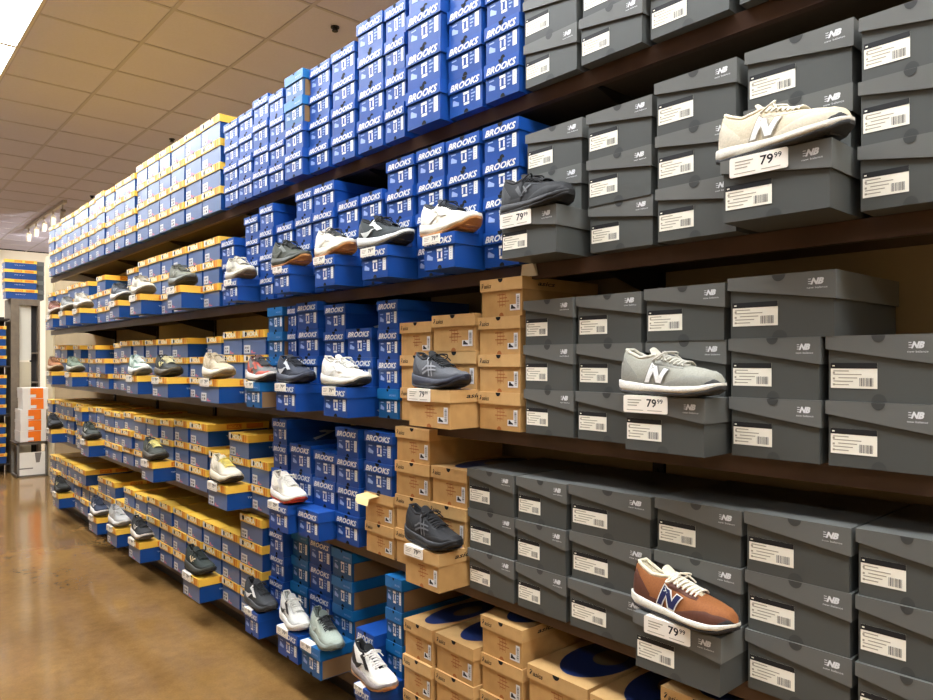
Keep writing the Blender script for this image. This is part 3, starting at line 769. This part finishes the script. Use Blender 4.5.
tag(o, 'pale yellow folded paper sticking out above the kraft boxes, fourth shelf', 'paper')
m = MB(); w = .05
m.poly([(-.004, .03, -.03), (-.004, -.03, -.03), (-.012, -.022, .002), (-.012, .018, .002)]); m.poly([(0, .03, -.03), (0, .018, .004), (0, -.022, .004), (0, -.03, -.03)])
m.poly([(-.012,.018,.002),(-.012,-.022,.002),(0,-.022,.004),(0,.018,.004)]); m.poly([(-.004,-.03,-.03),(-.004,.03,-.03),(0,.03,-.03),(0,-.03,-.03)])
o = m.build('shelf_tag', [mat('tag_paper', (236, 230, 214), .5)]); o.location = (XL-.0005, Yat(530, XL), ZS[1]-.002)
tag(o, 'blank white paper tag clipped to the second shelf lip above kraft boxes', 'shelf tag')

# ------------------------------------------------------------------ room
ZC = EYE + 2.14
XA, XB, Y0, Y1 = -5.5, 8.5, -3.2, 16.2
M_WALL = mat('tan_wall_paint', (184, 162, 124), .8, noise=(3, (174, 153, 116)))
M_WALL2 = mat('cream_wall_paint', (226, 216, 196), .8)
m = MB(); m.box((XW, Y0, 0), (XW+.12, 8.95, 2.36)); struct(m.build('wall_right', [M_WALL]))
m = MB(); m.box((XA-.1, Y1, 0), (XB+.1, Y1+.1, ZC)); struct(m.build('wall_far', [M_WALL2]))
m = MB(); m.box((XB, Y0, 0), (XB+.1, Y1, ZC)); struct(m.build('wall_beyond', [M_WALL2]))
m = MB(); m.box((XA-.1, Y0, 0), (XA, Y1, ZC)); struct(m.build('wall_left', [M_WALL]))
m = MB(); m.box((XA-.1, Y0-.1, 0), (XB+.1, Y0, ZC)); struct(m.build('wall_near', [M_WALL]))
# floor: polished, mottled brown concrete
fm = bpy.data.materials.new('polished_concrete'); fm.use_nodes = True; nt = fm.node_tree; bs = nt.nodes['Principled BSDF']
tc = nt.nodes.new('ShaderNodeTexCoord')
n1 = nt.nodes.new('ShaderNodeTexNoise'); n1.inputs['Scale'].default_value = 1.7; n1.inputs['Detail'].default_value = 8; n1.inputs['Roughness'].default_value = .62
n2 = nt.nodes.new('ShaderNodeTexNoise'); n2.inputs['Scale'].default_value = 26; n2.inputs['Detail'].default_value = 5
n3 = nt.nodes.new('ShaderNodeTexNoise'); n3.inputs['Scale'].default_value = 130; n3.inputs['Detail'].default_value = 2
for n in (n1, n2, n3): nt.links.new(tc.outputs['Object'], n.inputs['Vector'])
r1 = nt.nodes.new('ShaderNodeValToRGB'); e = r1.color_ramp.elements
e[0].position = .30; e[0].color = srgb((120, 88, 50)); e[1].position = .70; e[1].color = srgb((150, 114, 66))
nt.links.new(n1.outputs['Fac'], r1.inputs['Fac'])
mx = nt.nodes.new('ShaderNodeMix'); mx.data_type = 'RGBA'; mx.blend_type = 'OVERLAY'; mx.inputs[0].default_value = .22
nt.links.new(r1.outputs['Color'], mx.inputs[6]); nt.links.new(n2.outputs['Fac'], mx.inputs[7])
mx2 = nt.nodes.new('ShaderNodeMix'); mx2.data_type = 'RGBA'; mx2.blend_type = 'OVERLAY'; mx2.inputs[0].default_value = .22
nt.links.new(mx.outputs[2], mx2.inputs[6]); nt.links.new(n3.outputs['Fac'], mx2.inputs[7])
nt.links.new(mx2.outputs[2], bs.inputs['Base Color'])
rr2 = nt.nodes.new('ShaderNodeMapRange'); rr2.inputs['To Min'].default_value = .07; rr2.inputs['To Max'].default_value = .17
nt.links.new(n2.outputs['Fac'], rr2.inputs['Value']); nt.links.new(rr2.outputs['Result'], bs.inputs['Roughness'])
m = MB(); m.box((XA, Y0, -.1), (XB, Y1, 0)); struct(m.build('floor', [fm]))
# ceiling: lay-in tiles on a T-bar grid, with openings left for the light panels
T = .61; GX = 1.524; GY = 5.02
M_TILE = mat('ceiling_tile', (190, 188, 210), .9, noise=(60, (186, 184, 205)))
M_TBAR = mat('tbar_grey', (166, 162, 176), .6)
lights = []
for bx in (GX - 2*T, GX + 3*T):  # second row is out of view, added to brighten the ceiling
    for by in (GY - T*9, GY - T*5, GY - T, GY + T*3, GY + T*7, GY + T*11):
        for q in (0, 2): lights.append((bx, by + q*T))
for by in (GY - T*13,):
    for q in (0, 2): lights.append((GX - 7*T, by + q*T))  # unseen panels added to the left, to light the near box fronts
for q in (0, 2): lights.append((GX - 2*T, GY - T*13 + q*T))  # unseen panels added behind the camera, to brighten the near grey boxes
m = MB()
m.box((XA, Y0, ZC+.02), (XB, Y1, ZC+.12), 0)
def bars(lo, hi, g0):
    k = math.ceil((lo-g0)/T); out = []
    while g0+k*T < hi: out.append(g0+k*T); k += 1
    return out
gx = bars(XA, XB, GX); gy = bars(Y0, Y1, GY)
def lit(x, y): return any(lx-.01 < x < lx+T+.01 and ly-.01 < y < ly+2*T+.01 for lx, ly in lights)
for i in range(len(gx)-1):
    for j in range(len(gy)-1):
        if lit((gx[i]+gx[i+1])/2, (gy[j]+gy[j+1])/2): continue
        m.box((gx[i]+.009, gy[j]+.009, ZC+.004), (gx[i+1]-.009, gy[j+1]-.009, ZC+.02), 0)
for x in gx: m.box((x-.012, Y0, ZC), (x+.012, Y1, ZC+.006), 1)
for y in gy: m.box((XA, y-.012, ZC+.0005), (XB, y+.012, ZC+.006), 1)
struct(m.build('ceiling', [M_TILE, M_TBAR]))
M_LED = mat('lit_diffuser', (255, 246, 228), .5, emit=((244, 249, 255), 22.0))
M_FRAME = mat('light_frame', (196, 190, 180), .5)
ROWN = ['the aisle row', 'the row added beyond shelves', 'the added unseen panels']
for i, (lx, ly) in enumerate(lights):
    rown = min(i//12, 2) if i < 28 else 0; t = thing('ceiling_light', ('bright white ceiling panel light, %s from the near end of %s' % (ordw(i % 12 + (3 if rown == 0 else 1)) if i < 28 else ordw(i-27), ROWN[rown])), 'ceiling light', (lx, ly, ZC-.003), 0, 'panel lights in the ceiling grid')
    m = MB(); e = .02
    m.box((0, 0, -.006), (T, e, .001)); m.box((0, 2*T-e, -.006), (T, 2*T, .001)); m.box((0, e, -.006), (e, 2*T-e, .001)); m.box((T-e, e, -.006), (T, 2*T-e, .001)); m.build('light_frame', [M_FRAME], t)
    m = MB(); m.box((e, e, -.003), (T-e, 2*T-e, .002)); m.build('diffuser', [M_LED], t)
# sprinkler heads
M_DK = mat('dark_metal', (40, 38, 36), .5, metal=.4)
for i, (u, v) in enumerate(((335, 27), (172, 139), (92, 196), (42.6, 229), (10, 251))):
    x, y = on_ceiling(u, v, ZC)
    t = thing('ceiling_sprinkler', 'small dark sprinkler head on ceiling tile, %s from the near end' % ordw(i+1), 'sprinkler', (x, y, ZC), 0, 'sprinkler heads')
    m = MB(); m.cyl((0,0,-.006), .028, .006, 16); m.build('escutcheon', [M_DK], t)
    m = MB(); m.cyl((0,0,-.024), .016, .019, 10); m.cyl((0,0,-.028), .020, .004, 10); m.build('sprinkler_head', [M_DK], t)

# ------------------------------------------------------------------ beyond the far end of the shelves
def Xat(u, Y): 
    t = (u-CX)/F; return Y*(SN+CS*t)/(CS-SN*t)
def zat(u, v, Y):
    X = Xat(u, Y); return EYE + (V0-v)*(SN*X+CS*Y)/F
M_TAUPE = mat('taupe_laminate', (120, 106, 88), .6, noise=(20, (108, 95, 80)))
M_PALE = mat('pale_panel', (214, 210, 196), .3)
YF = 8.80
x0, x1 = Xat(17, YF), Xat(47.5, YF); zt = zat(30, 442, YF)
t = thing('display_bench', 'low grey-framed display bench with white front panel at the end of the aisle', 'bench', (x0, YF, 0))
w = x1-x0; dp = .34; fr = .022
m = MB()
for xx in (0, w-fr):
    for yy in (0, dp-fr): m.box((xx, yy, .001), (xx+fr, yy+fr, zt-.03))
m.box((0,0,zt-.03),(w,fr,zt-.008)); m.box((0,dp-fr,zt-.03),(w,dp,zt-.008)); m.box((0,.0005,.0015),(w,fr,.02)); m.box((.0005,0,.0015),(fr,dp,.02)); m.box((w-fr,0,.0015),(w-.0005,dp,.02)); m.box((0,0,zt-.031),(fr,dp,zt-.0085)); m.box((w-fr,0,zt-.031),(w,dp,zt-.0085))
m.build('bench_frame', [mat('bench_grey_metal', (128, 124, 116), .4, metal=.3)], t)
m = MB(); m.box((-.02,-.01,zt-.008),(w+.01,dp+.01,zt)); m.build('bench_top', [mat('bench_top_dark', (72, 62, 54), .5)], t)
m = MB(); m.box((fr,.006,.02),(w-fr,.02,zt*.70)); m.build('front_panel', [mat('white_panel', (240, 236, 226), .5)], t)
m = MB(); m.poly([(w*.58,.004,zt*.68),(w*.62,.004,zt*.40),(w*.74,.004,zt*.40),(w*.80,.004,zt*.68)][::-1]); m.box((w*.08,.003,zt*.23),(w*.52,.006,zt*.26)); m.build('panel_print', [mat('grey_print', (128, 122, 116), .6)], t)
# orange and white boxes on the bench
M_OR = mat('orange_board', (246, 122, 18), .5, var=.04); M_WB = mat('white_board', (236, 230, 220), .5)
z = zt + .0005
bw = .24; bh = .116
for i in range(5):
    t = thing('orange_shoe_box', 'orange and white shoe box, %s in the pile on the display bench' % ['lowest', 'second from bottom', 'middle', 'second from top', 'topmost'][i], 'shoe box', (x0 + .035 + (.02 if i > 2 else .0) + rr.uniform(-.004,.004), YF+.012, z), rr.uniform(-.01,.01), 'orange and white shoe boxes')
    m = MB(); m.box((0,0,.0004),(bw,.3,bh-.02)); m.build('box_body', [M_WB], t)
    m = MB(); m.box((-.002,-.002,bh-.034),(bw+.002,.302,bh)); m.build('lid', [M_WB], t)
    m = MB(); m.box((bw*.30,-.0035,.003),(bw*.80,-.0005,bh-.003)); m.build('orange_panel', [M_OR], t)
    m = MB(); m.box((bw*.24,-.0045,.012),(bw*.52,-.0036,.046)); m.build('size_label', [M_WHITE], t)
    z += bh
# the free-standing unit behind: a taupe end frame with a pale panel, boxes on it and beside it
YG = 9.20
fx0 = Xat(11, YG); fx1 = Xat(40, YG); pz = zat(15, 298.5, YG)
t = thing('display_stand', 'tall taupe frame with pale inset panel beyond the shelf end', 'display frame', (0, YG, 0))
pw = Xat(19.5, YG)-fx0
m = MB(); m.box((fx0,0,.001),(fx0+pw,.4,pz)); m.box((fx0+pw,0,pz-.07),(fx1,.4,pz)); m.box((fx1-.02,0,.001),(fx1,.4,pz-.07)); m.build('frame', [M_TAUPE], t)
px1 = Xat(32, YG)
m = MB(); m.box((fx0+pw,.05,zat(25,362,YG)+.02),(px1,.07,pz-.07)); m.build('inset_panel', [M_PALE], t)
m = MB(); m.box((fx0+pw,.05,.02),(px1,.07,zat(25,362,YG))); m.build('lower_panel', [mat('beige_panel', (196, 184, 156), .5)], t)
m = MB(); m.box((px1,.10,.02),(fx1-.02,.13,pz-.07)); m.build('dark_back_panel', [mat('dark_back', (44, 40, 38), .6)], t)
for i, zz in enumerate((1.33, 1.0, .66)):
    m = MB(); m.box((px1,.0,zz),(fx1-.02,.1,zz+.015)); m.build('frame_shelf', [M_TAUPE], t)
HL = BOXDIM['H']
def long_box(x, y, z, label, sc=1):
    # the long side of a box turned to the aisle: same master, turned a quarter
    r = put_box('H', (x, y, z), .208, .108, 0, label, 'boxes on the far display unit', d=.325)
    r.rotation_euler = (0, 0, 0)
    return r
def far_stack(x0, z0, n, lab, dy=0):
    for i in range(n):
        # depth axis of the box runs along +X, so its long side faces the camera's end of the aisle
        put_box('H', (x0 + rr.uniform(-.006,.006), YG+.11+dy, z0 + i*.1085), .20, .108, 0, '%s, %s from bottom' % (lab, ordw(i+1)), 'boxes on the far display unit', d=.31)
far_stack(Xat(5, YG), pz+.001, 4, 'yellow-lidded box lying sideways on the tall taupe frame')
for i in range(4):
    put_box('N', (Xat(37.5, YG), YG+.2, pz+.001+i*.1085), .30, .1085, 0, 'dark grey box behind the sideways yellow-lidded boxes, %s from bottom' % ordw(i+1), 'boxes on the far display unit', d=.075)
m = MB(); m.box((XW-.02, 8.60, 0), (XW-.0005, 8.95, 2.40)); struct(m.build('trim_1', [mat('cream_trim', (214, 200, 164), .6)]))
zsh = [.12, .66, 1.2]
t = thing('far_rack', 'dark rack of sideways shoe boxes beside the tall taupe frame', 'rack', (0, YG, 0))
rx1 = fx0 - .012; rx0 = rx1 - .36
for zz in zsh + [1.72]:
    m = MB(); m.box((rx0, 0, zz-.02), (rx1, .36, zz-.001)); m.build('rack_shelf', [M_BRK], t)
for yy in (.34,):
    m = MB(); m.box((rx0, yy, .001), (rx1, yy+.02, 1.75)); m.build('rack_back', [M_BRK], t)
m = MB(); m.box((rx0-.02, 0, .001), (rx0, .36, 1.75)); m.build('rack_side', [M_BRK], t)
for a, zz in enumerate(zsh):
    far_stack(rx0+.02, zz, 4, 'sideways yellow-lidded box on the %s shelf of the dark rack' % ['low', 'middle', 'high'][a])
# track lights near the far wall
xa, ya = on_ceiling(29, 250, ZC); xb, yb = on_ceiling(50, 236, ZC)
xa, ya, xb, yb = 2.25, 13.2, 2.25, 10.6
t = thing('track_light', 'row of spotlights on a ceiling track near the far wall', 'track light', (0, 0, ZC))
m = MB(); m.box((xa-.02, yb, -.04), (xa+.02, ya, -.001)); m.build('track', [M_FRAME], t)
M_SPOT = mat('spot_glow', (255, 250, 240), .5, emit=((255, 244, 226), 2.5))
M_HEAD = mat('spot_head_metal', (150, 138, 120), .5)
for i in range(5):
    yy = yb+.15+(ya-yb-.3)*i/4
    m = MB(); m.cyl((xa, yy, -.12), .010, .085, 8)
    m.tube([(xa, yy-.03, -.12), (xa+.01, yy+.06, -.22)],   .034, 12)
    h = m.build('spot_head', [M_HEAD], t)
    m = MB(); m.tube([(xa+.01, yy+.0605, -.2205), (xa+.0102, yy+.062, -.2222)], .026, 12); m.build('lamp', [M_SPOT], h)
    l = bpy.data.lights.new('spot', 'SPOT'); l.energy = 110; l.spot_size = 1.6; l.color = (1, .96, .9); l.shadow_soft_size = .05
    lo = bpy.data.objects.new('spot_beam', l); COL.objects.link(lo); lo.parent = h; lo.location = (xa+.02, yy+.09, -.25); lo.rotation_euler = (math.radians(62), 0, math.radians(-6))

# ------------------------------------------------------------------ world and output look
wd = bpy.data.worlds.new('world'); S.world = wd; wd.use_nodes = True
wd.node_tree.nodes['Background'].inputs[0].default_value = (1, .92, .82, 1); wd.node_tree.nodes['Background'].inputs[1].default_value = .02
S.view_settings.view_transform = 'Standard'; S.view_settings.look = 'None'; S.view_settings.gamma = 1; S.view_settings.exposure = -0.06
S.cycles.use_denoising = True
S.cycles.max_bounces = 7; S.cycles.diffuse_bounces = 3; S.cycles.glossy_bounces = 3
